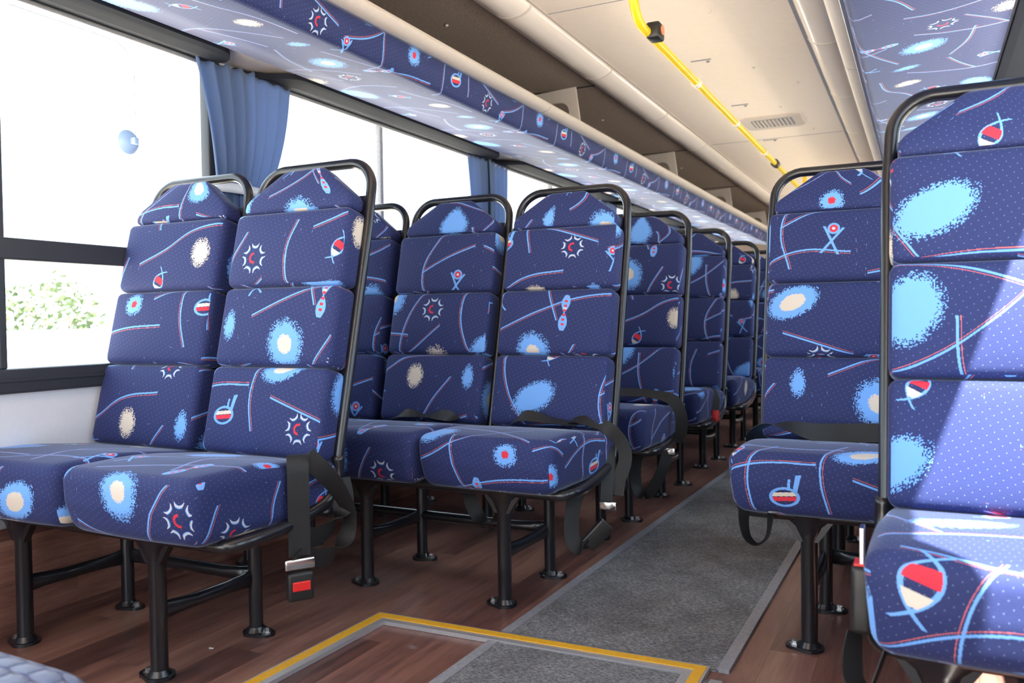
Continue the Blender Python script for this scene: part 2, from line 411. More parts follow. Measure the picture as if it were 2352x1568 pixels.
def curtain_mat():
    m = mat('blue_curtain_cloth', (.12, .18, .33), .85, 0, .2, .3); n = NT(m)
    tr = n.new('ShaderNodeBsdfTranslucent'); tr.inputs['Color'].default_value = (.26, .36, .60, 1)
    mx = n.new('ShaderNodeMixShader'); mx.inputs[0].default_value = .32
    out = n.n['Material Output']; n.t.links.new(n.b.outputs[0], mx.inputs[1]); n.t.links.new(tr.outputs[0], mx.inputs[2]); n.t.links.new(mx.outputs[0], out.inputs[0])
    tc = n.new('ShaderNodeTexCoord').outputs['Object']; f = n.noise(n.vm('MULTIPLY', tc, (400, 400, 400)), 1, 2); n.bump(f, .2, .0005); return m
CURTAIN = curtain_mat()
def glass_mat():
    m = bpy.data.materials.new('window_glass'); m.use_nodes = True; t = m.node_tree; t.nodes.clear()
    a = t.nodes.new('ShaderNodeBsdfTransparent'); a.inputs[0].default_value = (.93, .96, .97, 1)
    g = t.nodes.new('ShaderNodeBsdfGlossy'); g.inputs['Roughness'].default_value = .02
    lw = t.nodes.new('ShaderNodeLayerWeight'); lw.inputs[0].default_value = .5; fr = t.nodes.new('ShaderNodeMath'); fr.operation = 'POWER'; fr.inputs[1].default_value = 4.5; t.links.new(lw.outputs['Facing'], fr.inputs[0]); mx = t.nodes.new('ShaderNodeMixShader'); o = t.nodes.new('ShaderNodeOutputMaterial')
    t.links.new(fr.outputs[0], mx.inputs[0]); t.links.new(a.outputs[0], mx.inputs[1]); t.links.new(g.outputs[0], mx.inputs[2]); t.links.new(mx.outputs[0], o.inputs[0]); return m
GLASS = glass_mat()
DIVM = weave('pale_grey_laminate', (.46, .41, .38), .5, 60, .05, .4, .03)
def leaf_mat(name, a, b):
    m = mat(name, a, .6); n = NT(m); tc = n.new('ShaderNodeTexCoord').outputs['Object']; f = n.noise(tc, 9, 2); n.put(n.b.inputs['Base Color'], n.mix(f, (*a, 1), (*b, 1))); return m
LEAF = leaf_mat('sunlit_leaves', (.07, .12, .05), (.16, .20, .10))
SAND = weave('pale_ground', (.52, .47, .40), .9, 3, .12, .2, .1)
def quilt():
    m = mat('quilted_blue_grey', (.16, .20, .34), .7, 0, .3, .2); n = NT(m); uv = n.new('ShaderNodeUVMap').outputs[0]
    x = n.new('ShaderNodeSeparateXYZ'); n.put(x.inputs[0], uv)
    s = .034; row = n.m('FLOOR', n.m('DIVIDE', x.outputs[1], s*.866)); sh = n.m('MULTIPLY', n.m('FLOORED_MODULO', row, 2.0), .5)
    fx = n.m('SUBTRACT', n.m('FRACT', n.m('ADD', n.m('DIVIDE', x.outputs[0], s), sh)), .5); fy = n.m('SUBTRACT', n.m('FRACT', n.m('DIVIDE', x.outputs[1], s*.866)), .5)
    ee = n.m('MAXIMUM', n.m('ABSOLUTE', fx), n.m('ADD', n.m('MULTIPLY', n.m('ABSOLUTE', fx), .35), n.m('MULTIPLY', n.m('ABSOLUTE', fy), .82)))
    seam = n.m('GREATER_THAN', ee, .46); n.put(n.b.inputs['Base Color'], n.mix(seam, (.15, .19, .30, 1), (.06, .07, .20, 1)))
    n.bump(n.m('SUBTRACT', 1.0, n.m('POWER', n.m('MULTIPLY', ee, 2.0), 4.0)), .9, .006); return m
QUILT = quilt()

# ------------------------------------------------------------------ room shell
XL, XR, XC = -2.13, .43, -.85
Y0, Y1 = -1.2, 9.7
HZ = 1.665
def struct(o): o['kind'] = 'structure'; return o
def mir(x): return 2*XC - x
struct(MB().box(XL-.04, XR+.04, Y0, Y1, -.06, 0).build('floor', WOOD))
struct(MB().box(mir(-1.27)-.0 if 0 else -1.30, mir(-1.30), Y0, Y1, 1.95, 1.98).build('ceiling', CEIL))
def side_ceiling(sg, name):
    X = (lambda x: x) if sg < 0 else mir
    prof = [(X(-1.30), 1.955), (X(-1.95), 1.945)] + [(X(a), b) for a, b in ((-2.04, 1.92), (-2.10, 1.86), (-2.13, 1.76), (-2.137, 1.79), (-2.13, 1.90), (-2.06, 1.98), (-1.95, 2.02), (-1.30, 2.04))]
    return struct(MB().prism(prof, Y0, Y1).build(name, BROWN, angle=40))
side_ceiling(-1, 'ceiling_left'); side_ceiling(1, 'ceiling_right')
struct(MB().box(-2.0, .3, Y0, Y1, 2.045, 2.10).build('ceiling_roof', WHITEWALL))
for k, y in enumerate((2.885, 5.57, 8.25)):
    struct(MB().box(-1.28, -.42, y-.002, y+.002, 1.9485, 1.952).build('trim_%d' % (20+k), GREYPL))
for k, y in enumerate((3.85, 5.63, 7.4)):
    for s, X in enumerate((lambda x: x, mir)):
        struct(MB().box(min(X(-1.94), X(-1.42)), max(X(-1.94), X(-1.42)), y-.003, y+.003, 1.9425, 1.946).build('trim_%d' % (30+2*k+s), RUBBER))
def side_wall(name, x0, x1):
    o = MB().box(x0, x1, Y0, Y1, 0, .655).build(name, WHITEWALL); return struct(o)
side_wall('wall_left', XL-.05, XL); side_wall('wall_right', XR, XR+.05)
struct(MB().box(XL, XL+.012, Y0, Y1, 0, .285).build('baseboard_left', WOOD))
struct(MB().bbox(XL, XL+.045, Y0, Y1, .285, .318, .006).build('trim_1', GREYPL))
struct(MB().box(XR-.012, XR, Y0, Y1, 0, .285).build('baseboard_right', WOOD))
struct(MB().box(XL-.05, XR+.05, Y1, Y1+.05, 0, 2.0).build('wall_back', BROWN))
# headers above the windows
struct(MB().box(XL-.06, XL+.0, Y0, Y1, HZ+.005, 1.77).build('wall_left_header', WHITEWALL))
struct(MB().box(XR, XR+.012, Y0, Y1, 1.762, 1.80).build('wall_right_header', WHITEWALL))

def make_window(n, side, y0, y1, midbar=None, posts=()):
    T = 0 if side < 0 else .09
    X = (lambda x: x) if side < 0 else mir
    def bx(mb, a, b, *r, **k):
        a, b = X(a), X(b); return mb.bbox(min(a, b), max(a, b), *r, **k)
    e = empty('window_%d' % n, (0, 0, 0)); struct(e)
    f = MB(); bx(f, -2.155, -2.105, y0, y1, .625, .690, bv=.008)      # sill rubber
    bx(f, -2.15, -2.100, y0, y1, .655, .665, bv=.003)
    bx(f, -2.15, -2.10, y0, y1, 1.655+T, 1.675+T, bv=.006)
    bx(f, -2.15, -2.11, y0, y0+.045, .69, 1.66+T, bv=.006); bx(f, -2.15, -2.11, y1-.045, y1, .69, 1.66+T, bv=.006)
    f.build('window_frame', RUBBER2, e, angle=40)
    a = MB(); bx(a, -2.105, -2.098, y0+.04, y1-.04, 1.642+T, 1.654+T, bv=.002); a.build('aluminium_rail', ALU, e)
    g = MB(); x0, x1 = sorted((X(-2.132), X(-2.128))); g.box(x0, x1, y0+.03, y1-.03, .68, 1.66+T); g.build('window_pane', GLASS, e)
    if midbar:
        b = MB(); bx(b, -2.145, -2.11, y0+.04, y1-.04, midbar[0], midbar[1], bv=.006); b.build('crossbar', RUBBER2, e)
    for y in posts:
        b = MB(); bx(b, -2.143, -2.115, y-.011, y+.011, .69, 1.655, bv=.004); b.build('window_post', GREYPL if side < 0 and y > 2 else RUBBER2, e)
    return e
YW = [-1.2, .25, 2.08, 3.93, 5.78, 7.63, 9.5]
w1 = make_window(1, -1, .25, 2.06, (.972, 1.030), (1.318,))
for i in range(2, 6): make_window(i, -1, YW[i]+.05, YW[i+1]-.04, None, (YW[i]+.92,))
make_window(6, -1, -1.1, .16)
YR = [.65, 2.08, 3.93, 5.78, 7.63, 9.5]
for i in range(5): make_window(7+i, 1, YR[i]+.05, YR[i+1]-.04)
# pillars
for k, (x0, x1, ya, yb) in enumerate([(XL-.05, XL+.0, YW[i]-.05, YW[i]+.06) for i in range(1, 6)] + [(XR, XR+.05, YR[i]-.05, YR[i]+.06) for i in range(1, 5)] + [(XR, XR+.05, -1.2, .70)]):
    struct(MB().box(x0, x1, ya, yb, .655, HZ+.01 if k < 5 else HZ+.10).build('trim_%d' % (40+k), BEIGE if k < 9 else WHITEWALL))
# cove above windows with black rounded blind covers
for s, X in enumerate((lambda x: x, mir)):
    struct(MB().prism([(X(-2.13), 1.690+.075*s), (X(-2.13), 1.682+.075*s), (X(-1.925), 1.660), (X(-1.925), 1.672)], Y0, Y1).build('trim_%d' % (2+s), BEIGE))
def blind_cover(n, side, y0, y1):
    X = (lambda x: x) if side < 0 else mir
    r = .10; A = []
    pts = [(0, y0), (0, y1)] + [(.17-r*(1-math.sin(t)) if False else .07+r*math.cos(t), y1-r+r*math.sin(t)) for t in [math.pi/2*(1-i/8) for i in range(9)]] + [(.07+r*math.cos(t), y0+r-r*math.sin(t)) for t in [math.pi/2*i/8 for i in range(9)]]
    v = []; n0 = len(pts)
    for dz in (0, -.018):
        for a, y in pts:
            q = a*(1-.0)
            v.append((X(-2.105+max(q, .012 if side > 0 else 0)), y, 1.679-.105*a+dz - (.012*math.sin(math.pi*min(1, a/.17)))))
    f = [(i, (i+1) % n0, n0+(i+1) % n0, n0+i) for i in range(n0)] + [tuple(range(n0)), tuple(range(n0, 2*n0))[::-1]]
    return struct(MB().add(v, f).build('trim_%d' % n, RUBBER))
for i, (a, b) in enumerate(((-1.1, .15), (.35, 2.00), (2.20, 3.85), (4.02, 5.70), (5.88, 7.55), (7.73, 9.4))): blind_cover(5+i, -1, a, b)
blind_cover(12, 1, -1.1, 9.4)
# sliding pane with a rounded corner in the first window
sp = [(1.33, .0)]
pane = MB(); path = [(-2.122, 1.36, 1.635)] + [(-2.122, a, b) for a, b in arc(1.66, 1.555, .08, 90, 0, 8)] + [(-2.122, 1.74, 1.3), (-2.122, 1.74, 1.035)]
pane.tube(path, .0012, 6); pane.build('pane_edge', ALU, w1)

# ------------------------------------------------------------------ luggage racks
def rack(side, label):
    X = (lambda x: x) if side < 0 else mir
    root = empty('luggage_rack', (X(-1.7), 0, 1.65)); tag(root, label, 'luggage rack')
    prof = [(-1.925, 1.650), (-1.80, 1.638), (-1.65, 1.620), (-1.545, 1.604), (-1.528, 1.606), (-1.518, 1.620), (-1.508, 1.65), (-1.498, 1.706)]
    L = root.location
    ny = 40; ys = [Y0+(Y1-Y0)*i/ny for i in range(ny+1)]
    s = [0]
    for i in range(1, len(prof)): s.append(s[-1]+math.dist(prof[i], prof[i-1]))
    v, f, uv = [], [], []
    for y in ys:
        for a, b in prof: v.append((X(a)-L.x, y, b-L.z))
    m = len(prof)
    for i in range(ny):
        for k in range(m-1):
            q = [(i, k), (i, k+1), (i+1, k+1), (i+1, k)]
            if side > 0: q = q[::-1]
            f.append(tuple(a*m+b for a, b in q)); uv += [(ys[a] if side < 0 else -ys[a], s[b]) for a, b in q]
    o = mesh_obj('fabric_panel', v, f, FAB, root, uv, True); o['fab'] = (.05, .10, 0.)
    so = o.modifiers.new('thickness', 'SOLIDIFY'); so.thickness = .006; so.offset = 1 if side < 0 else 1
    tray = MB().prism([(X(-2.125)-L.x, .075), (X(-1.545)-L.x, -.028), (X(-1.545)-L.x, -.018), (X(-2.125)-L.x, .087)], Y0, Y1).build('shelf_tray', BROWN, root)
    rp = [(a, b-.017) for a, b in [(-1.508, 1.722), (-1.500, 1.716), (-1.478, 1.716), (-1.452, 1.722), (-1.440, 1.736), (-1.444, 1.750), (-1.460, 1.760), (-1.490, 1.758), (-1.508, 1.745)]]
    r = MB().prism([(X(a)-L.x, b-L.z) for a, b in rp], Y0, Y1).build('rail', BEIGE, root, angle=50)
    gp = [(-1.505, 1.6985), (-1.487, 1.6965), (-1.483, 1.6995), (-1.50, 1.702)]
    MB().prism([(X(a)-L.x, b-L.z) for a, b in gp], Y0, Y1).build('rail_lip', ALU, r)
    for y in (1.0, 3.3, 5.05, 6.8):
        MB().prism([(X(a)-L.x+(0), (b-L.z-1.0e-3)) for a, b in [(XX*1.0, ZZ) for XX, ZZ in rp]], y-.0015, y+.0015).build('rail_joint', GREYPL, r).scale = (1, 1, 1)
    for i, y in enumerate((.22, 1.945, 3.667, 5.398, 7.15, 8.90)):
        out = [(-1.447, 1.72), (-1.470, 1.896), (-2.04, 1.865), (-2.10, 1.83), (-2.12, 1.73), (-2.11, 1.70), (-1.55, 1.650), (-1.525, 1.70)]
        cx, cz, w_, h_, rr = -1.675, 1.765, .172, .066, .05
        hole = arc(cx+w_-rr, cz+h_-rr, rr, 0, 90, 6)+arc(cx-w_+rr, cz+h_-rr, rr, 90, 180, 6)+arc(cx-w_+rr, cz-h_+rr, rr, 180, 270, 6)+arc(cx+w_-rr, cz-h_+rr, rr, 270, 360, 6)
        # ring faces: resample outer to angles of hole
        def hit(px, pz):
            dx, dz = px-cx, pz-cz; best = None
            for k in range(len(out)):
                (ax, az), (bx_, bz) = out[k], out[(k+1) % len(out)]; ex, ez = bx_-ax, bz-az
                den = dx*ez-dz*ex
                if abs(den) < 1e-9: continue
                t = ((ax-cx)*ez-(az-cz)*ex)/den; u_ = ((ax-cx)*dz-(az-cz)*dx)/den
                if t > 0 and -1e-6 <= u_ <= 1+1e-6 and (best is None or t < best): best = t
            return (cx+dx*best, cz+dz*best)
        # include outer corners by adding rays through them
        ang = lambda p: math.atan2(p[1]-cz, p[0]-cx)
        H = sorted(hole, key=ang)
        def holehit(p):
            a = ang(p); 
            for k in range(len(H)):
                p1, p2 = H[k], H[(k+1) % len(H)]; a1, a2 = ang(p1), ang(p2)
                if a1 <= a <= a2:
                    t = (a-a1)/(a2-a1+1e-9); return (p1[0]+(p2[0]-p1[0])*t, p1[1]+(p2[1]-p1[1])*t)
            return H[-1]
        pairs = [(h, hit(*h)) for h in H] + [(holehit(p), p) for p in out]
        pairs.sort(key=lambda q: ang(q[1])); n0 = len(pairs); v = []
        for yy in (y-.006, y+.006):
            for h, o_ in pairs: v += [(X(h[0])-L.x, yy, h[1]-L.z), (X(o_[0])-L.x, yy, o_[1]-L.z)]
        f = []
        for k in range(n0):
            j = (k+1) % n0; a = 2*n0
            f += [(2*k, 2*k+1, 2*j+1, 2*j), (a+2*k, a+2*j, a+2*j+1, a+2*k+1), (2*k+1, a+2*k+1, a+2*j+1, 2*j+1), (2*k, 2*j, a+2*j, a+2*k)]
        MB().add(v, f).build('rack_divider', DIVM, root)
    return root
rack(-1, 'long patterned blue luggage rack above the left-hand windows with beige rail')
rack(1, 'short visible patterned luggage rack above the right-hand seats')

# ------------------------------------------------------------------ ceiling fittings
def cover(side, label):
    X = (lambda x: x) if side < 0 else mir
    root = empty('light_cover', (X(-1.35), 0, 1.95)); tag(root, label, 'ceiling light cover')
    pr = [(.075*math.cos(t), -.042*math.sin(t)) for t in [math.pi*i/14 for i in range(15)]]
    ys = [-1.2, -.02, .90, 1.83, 2.755, 3.63, 4.555, 5.48, 6.40, 7.33, 8.25, 9.18, 9.7]
    for a, b in zip(ys, ys[1:]):
        o = MB().prism(pr, a+.0015, b-.0015).build('cover_segment', TUBEM, root, angle=50)
        k = MB().prism([(c*1.03, e*1.03) for c, e in pr], b-.008, b+.008).build('cover_joint', BEIGE, o, angle=50)
    MB().box(-.088, -.074, Y0, Y1, -.008, 0).box(.074, .084, Y0, Y1, -.006, 0).build('edge_strip', BEIGE if side < 0 else GREYPL, root)
    return root
cover(-1, 'glossy cream half-round light cover along the left edge of the white ceiling')
cover(1, 'glossy cream half-round light cover along the right edge of the white ceiling')
# yellow grab rail
gr = empty('grab_rail', (-.865, 2.75, 1.80)); tag(gr, 'yellow tubular grab rail hanging below the white ceiling', 'grab rail')
def rel(p, r=gr): return (p[0]-r.location.x, p[1]-r.location.y, p[2]-r.location.z)
pts = [(-.865, 2.66, 1.945), (-.865, 2.675, 1.88), (-.865, 2.70, 1.835), (-.865, 2.74, 1.808), (-.865, 2.80, 1.80), (-.865, 2.9, 1.80)] + [(-.865, 2.9+i*.5, 1.80) for i in range(1, 9)] + [(-.865, 7.05, 1.805), (-.865, 7.12, 1.84), (-.865, 7.15, 1.945)]
MB().tube([rel(p) for p in catmull(pts, 4)], .0165, 14).build('yellow_tube', YELLOW, gr, smooth=True)
MB().lathe([(.03, 0), (.03, -.006), (.02, -.010), (.0175, -.012)], rel((-.865, 2.66, 1.95)), 16).build('ceiling_flange', PLASTIC, gr)
for y in (3.535, 4.36, 5.22, 6.1):
    MB().tube([rel((-.865, y-.02, 1.80)), rel((-.865, y+.02, 1.80))], .021, 14).build('clear_sleeve', CLEAR, gr, angle=50)
bp = MB().bbox(-.004, .046, .075, .145, -.024, .034, .010).build('bell_push', PLASTIC, gr, angle=40)
MB().lathe([(.017, 0), (.017, .004), (.0, .006)], (.046, .110, .008), 14, 'x').build('bell_button', mat('orange_button', (.7, .25, .12), .4), bp)
MB().tube([(0, 2.86, 0), (0, 2.93, 0)], .026, 12).build('bell_push', PLASTIC, gr, angle=40)
# small latch plates beside the grab rail
for i, y in enumerate((3.72, 4.60, 5.60)):
    o = MB().box(-.955, -.905 if 0 else -.865, y-.004, y+.004, 1.9465, 1.9505).lathe([(.008, 0), (.008, -.004), (.003, -.006)], (-.885, y+.03, 1.949), 10).build('ceiling_latch', GREYPL)
    o.location = (.02, 0, 0)
    tag(o, ['small latch slot and screw beside the grab rail, nearest of three', 'small latch slot and screw beside the grab rail, the middle one', 'small latch slot and screw beside the grab rail, farthest of three'][i], 'latch', 'latches in the white ceiling')
# air vent
av = empty('air_vent', (-.79, 5.08, 1.95)); tag(av, 'cream oblong air vent with slats in the white ceiling', 'air vent')
def rrect(w_, h_, r): return arc(w_-r, h_-r, r, 0, 90, 5)+arc(-w_+r, h_-r, r, 90, 180, 5)+arc(-w_+r, -h_+r, r, 180, 270, 5)+arc(w_-r, -h_+r, r, 270, 360, 5)
MB().prism(rrect(.165, .16, .05), -.010, 0, 'z').build('vent_frame', BEIGE, av, angle=40)
MB().prism(rrect(.115, .10, .02), -.0115, -.0095, 'z').build('vent_recess', GREYPL, av)
for i in range(10):
    x = -.10+i*.0222; MB().box(x-.004, x+.004, -.095, .095, -.016, -.010).build('slat', BEIGE, av)
# screws
def screw(p, lab):
    o = MB().lathe([(.008, 0), (.007, -.003), (.003, -.005)], (0, 0, 0), 10).build('panel_screw', BEIGE); o.location = p; tag(o, lab, 'screw', 'pale screw caps on the ceiling')
SCREW = 'pale round screw cap on the ceiling lining'
for (x, y) in ((-1.66, 2.80), (-1.66, 4.55), (-1.66, 6.30)): screw((x, y, 1.949), SCREW)
for (x, y) in ((-.72, 3.15), (-.70, 3.95), (-.70, 4.75), (-.55, 4.3), (-.6, 5.4)): screw((x, y, 1.950), SCREW)

# ------------------------------------------------------------------ floor fittings
def slab(pts, z0, z1, name, m, parent=None):
    return MB().prism(pts, z0, z1, 'z').build(name, m, parent)
cp = empty('aisle_carpet', (-.65, 3, 0)); tag(cp, 'grey ribbed aisle carpet strip running down the wooden floor', 'carpet')
def xl(y): return -.972+.0215*(y-1.4) if y < 4.2 else -.912
def xr_(y): return -.388+.013*(y-1.9) if y < 4 else -.361
def strip(fa, fb, y0, y1, z0, z1, name, m, n=10):
    L = [(fa(y0+(y1-y0)*i/n), y0+(y1-y0)*i/n) for i in range(n+1)]; Rr = [(fb(y0+(y1-y0)*i/n), y0+(y1-y0)*i/n) for i in range(n+1)][::-1]
    o = slab([(x+.65, y-3) for x, y in L+Rr], z0, z1, name, m, cp); return o
for a, b in ((.75, 1.79), (1.85, 9.6)):
    strip(lambda y: xl(y)+.025, lambda y: xr_(y)-.025, a, b, .0005, .006, 'carpet_pile', CARPET)
    strip(xl, lambda y: xl(y)+.027, a, b, .0005, .009, 'edge_trim', GREYPL); strip(lambda y: xr_(y)-.027, xr_, a, b, .0005, .009, 'edge_trim', GREYPL)
ns = empty('step_nosing', (-.9, 1.8, 0)); tag(ns, 'yellow and aluminium edge strip forming a corner on the floor', 'floor edging')
def nose(path, name, offs):
    # offs = list of (a, b, z, mat) band offsets measured to the inside
    for nm, a, b, z, m in offs:
        O = [q for q in path(a)]; I = [q for q in path(b)][::-1]
        for k in range(len(O)-1):
            P = [O[k], O[k+1], I[len(I)-2-k], I[len(I)-1-k]]
            slab([(x+.9, y-1.8) for x, y in P], .0008, z, nm, m, ns)
def npath(t): return [(-1.352+t, .9), (-1.322+t, 1.828-t), (-.430-t, 1.848-t), (-.426-t, 1.2)]
nose(npath, 'n', [('aluminium_edge', 0, .006, .0125, ALU), ('yellow_insert', .006, .030, .0135, GOLD), ('aluminium_bevel', .030, .050, .0115, ALU)])
# crumbs
CR = [(-1.28, 1.30, 0), (-1.02, 1.55, 40), (-1.23, 1.62, 80)]
PAPER = mat('paper_white', (.8, .8, .8), .8)
for i, (px, (x, y, r)) in enumerate(zip(range(9), ((-1.165, 1.425, 30), (-1.225, 1.385, 70), (-1.57, 1.47, 10)))):
    o = MB().bbox(-.006, .006, -.002, .002, .0, .0022, .0006).build('paper_scrap', PAPER); o.location = (x, y, .0006); o.rotation_euler.z = math.radians(r)
    tag(o, ['tiny white scrap on the wooden floor inside the yellow corner', 'smaller white crumb on the wooden floor left of the other scrap', 'tiny pale scrap on the wooden floor between the front bench legs'][i], 'scrap')

# ------------------------------------------------------------------ seats
TILT = math.atan(.24); CT, ST = math.cos(TILT), math.sin(TILT)
BY, BZ = .32, .45            # foot of the back posts relative to the front legs
def bk(x, nrm, s):           # backrest frame -> bench frame (nrm positive = rearwards)
    return Vector((x, BY + nrm*CT + s*ST, BZ + s*CT - nrm*ST))
def pad_mesh(s0, s1, w_=.386, thick=.080, head=False):
    h = s1-s0
    def warp(v):
        x, y, z = v
        g = (1-(x/(w_/2))**2)*(1-(z/(h/2))**2)
        if y < 0: y -= .010*g
        if head:
            t = (z+h/2)/h; k = 1.0 if t < .28 else 1-.66*((t-.28)/.72)**1.0
            x = x*k*.97; y = y*(1-.35*t)+.010*t
        return (x, y, z)
    V, F, U = rbox(w_, thick, h, .020 if not head else .016, 4, 7, warp)
    V = [bk(v.x, v.y - thick/2 + .012, v.z+(s0+s1)/2) for v in V]
    me = bpy.data.meshes.new('pad'); me.from_pydata([tuple(v) for v in V], [], F); me.materials.append(FAB)
    uv = me.uv_layers.new(name='UVMap'); uv.data.foreach_set('uv', [c for u in U for c in u]); me.polygons.foreach_set('use_smooth', [True]*len(me.polygons)); fix_normals(me); return me
PADS = [pad_mesh(.004, .230), pad_mesh(.232, .443), pad_mesh(.445, .651), pad_mesh(.653, .780, .372, .072, True)]
def cushion_mesh():
    w_, dp, h = .424, .475, .150
    def warp(v):
        x, y, z = v
        tx, ty = x/(w_/2), y/(dp/2)
        if z > 0: z += .006*(1-tx*tx)*(1-ty*ty) + .006*(abs(tx)**3)*(1-abs(ty)) - .026*max(0, ty+.3)
        if z < 0 and y < 0: y += .022*min(1, -z/(h/2))
        if y < 0 and abs(y) > dp/2*.8: y -= .010*(1-tx*tx)
        x *= 1+.03*(z/(h/2))
        fr_ = max(0, min(1, .5-ty/2)); x = x*(1-.035*fr_) - .016*fr_
        return (x, y+.123, z+.411)
    V, F, U = rbox(w_, dp, h, .034, 6, 8, warp)
    me = bpy.data.meshes.new('seat_cushion'); me.from_pydata([tuple(v) for v in V], [], F); me.materials.append(FAB)
    uv = me.uv_layers.new(name='UVMap'); uv.data.foreach_set('uv', [c for u in U for c in u]); me.polygons.foreach_set('use_smooth', [True]*len(me.polygons)); fix_normals(me); return me
CUSH = cushion_mesh()
def mesh_of(mb, m, angle=40, smooth=True):
    o = mb.build('tmp', m, angle=angle); me = o.data; bpy.data.objects.remove(o); return me
# hoop: the bent tube round the backrest
hp = [(-.197, -.07), (-.197, .62), (-.194, .68)] + arc(-.112, .722, .08, 178, 95, 8) + arc(.112, .722, .08, 85, 2, 8) + [(.194, .68), (.197, .62), (.197, -.07)]
HOOP = mesh_of(MB().tube([bk(x, .012, s) for x, s in hp], .0135, 12), BLACK)
SH = MB(); V, F, U = rbox(.385, .014, .70, .006, 2, 3); SH.add([bk(v.x, v.y+.022, v.z+.36) for v in V], F); SHELLM = mesh_of(SH, SHELL)
PAN = mesh_of(MB().bbox(-.165, .165, -.04, .33, .330, .350, .008), PLASTIC)
def leg_mesh(front):
    mb = MB()
    if front:
        mb.tube([(0, 0, .006), (0, 0, .265), (0, -.006, .30), (0, -.012, .332)], [.0195, .0195, .024, .036], 16, sq=[(1, 1), (1, 1), (1, 1.3), (.8, 1.9)])
    else:
        mb.tube([(0, 0, .006), (0, 0, .338)], .0175, 16)
    return mesh_of(mb, BLACK)
GUS = mesh_of(MB().prism([(-.085, .335), (.085, .335), (.060, .318), (.022, .262), (-.022, .262), (-.060, .318)], -.014, .004), BLACK)
LEGF, LEGR = leg_mesh(True), leg_mesh(False)
def foot_mesh(sg):
    pl = arc(0, 0, .034, 90*sg, 90*sg+180*sg*-1 if 0 else 90*sg+0, 1)
    pts = arc(0, 0, .034, -90, 90, 10) + arc(-.034, 0, .022, 90, 270, 8)
    pts = [(x*sg, y) for x, y in pts]
    mb = MB().prism(pts, .0006, .008, 'z').lathe([(.027, .008), (.022, .016), (.020, .020)], (0, 0, 0), 16)
    return mesh_of(mb, BLACK)
FOOT = {1: foot_mesh(1), -1: foot_mesh(-1)}
BOLT = {s: mesh_of(MB().lathe([(.0125, .008), (.0125, .010), (.009, .0102), (.009, .017), (.006, .019)], (-.034*s, 0, 0), 6), STEEL) for s in (1, -1)}
def sidebar():
    P = [(0, .015, .150), (0, .05, .150), (0, .10, .148), (0, .20, .146), (0, .25, .145), (0, .28, .145)]
    return mesh_of(MB().tube(P, .0165, 14, sq=[(.35, 1.35), (.7, 1.15), (1, 1), (1, 1), (.7, 1.15), (.35, 1.35)]), BLACK)
SIDEBAR = sidebar()
def fabset(o, elem, at):
    e = ALLP[elem] if isinstance(elem, str) else elem; o['fab'] = (float(e[0]-at[0]), float(e[1]-at[1]), 0.0)
rng = random.Random(5)
BENCHES = []
def bench(name, loc, centers, legx, label, cat='bus seat', group=None, fabs=None, side=1):
    """loc = floor point under the middle of the front legs; centers/legx relative to loc.x; side = +1 aisle on the right"""
    root = empty(name, loc); tag(root, label, cat, group)
    fabs = fabs or {}
    for i, cx in enumerate(centers):
        def place(o): o.location = (cx, 0, 0); return o
        c = place(link('seat_cushion', CUSH, root)); c.location.x += (-.004 if side > 0 else .014); c['fab'] = (rng.uniform(0, TU), rng.uniform(0, TV), 0.)
        if (i, 'c') in fabs: fabset(c, *fabs[(i, 'c')])
        place(link('seat_pan', PAN, root))
        hb = place(link('backrest_frame', HOOP, root))
        place(link('back_shell', SHELLM, root))
        for k in range(4):
            p = place(link('headrest_pad' if k == 3 else 'backrest_pad', PADS[k], root)); p['fab'] = (rng.uniform(0, TU), rng.uniform(0, TV), 0.)
            if (i, k) in fabs: fabset(p, *fabs[(i, k)])
    x0, x1 = min(centers)-.197, max(centers)+.197
    rail = MB()
    def side_tube(x, sg):
        return catmull([(x, .33, .47), (x, .325, .42), (x, .29, .37), (x, .20, .345), (x, .10, .334), (x-sg*.004, .02, .330), (x-sg*.025, -.015, .328), (x-sg*.09, -.022, .328)], 5)
    A = side_tube(x0-.004, -1); B = side_tube(x1+.004, 1)
    rail.tube(A + B[::-1], .0155, 12); rail.build('seat_frame', BLACK, root, smooth=True)
    MB().tube([(x0, .30, .335), (x1, .30, .335)], .014, 10).build('rear_rail', BLACK, root, smooth=True)
    for lx in legx:
        l = link('leg', LEGF, root); l.location = (lx, 0, 0); g = link('gusset', GUS, l)
        f = link('foot_plate', FOOT[1], l); link('bolt', BOLT[1], l)
        r = link('leg', LEGR, root); r.location = (lx+.008, .295, 0); link('foot_plate', FOOT[-1], r); link('bolt', BOLT[-1], r)
        s = link('side_stretcher', SIDEBAR, root); s.location = (lx+.004, 0, 0)
    if len(legx) > 1:
        a, b = min(legx)+.02, max(legx)-.0
        MB().tube([(a, .295, .150), (a+.05, .295, .150), (a+.10, .295, .149), (b-.10, .295, .149), (b-.05, .295, .150), (b, .295, .150)], .0165, 14, sq=[(.35, 1.3), (.7, 1.1), (1, 1), (1, 1), (.7, 1.1), (.35, 1.3)]).build('rear_stretcher', BLACK, root, smooth=True)
    BENCHES.append(root); return root
def strap(root, path, wid, width=.046):
    L = root.location; v, f = ribbon([Vector(p)-L for p in path], [Vector(q) for q in wid], width); return MB().add(v, f).build('seat_belt', BELT, root, angle=60)
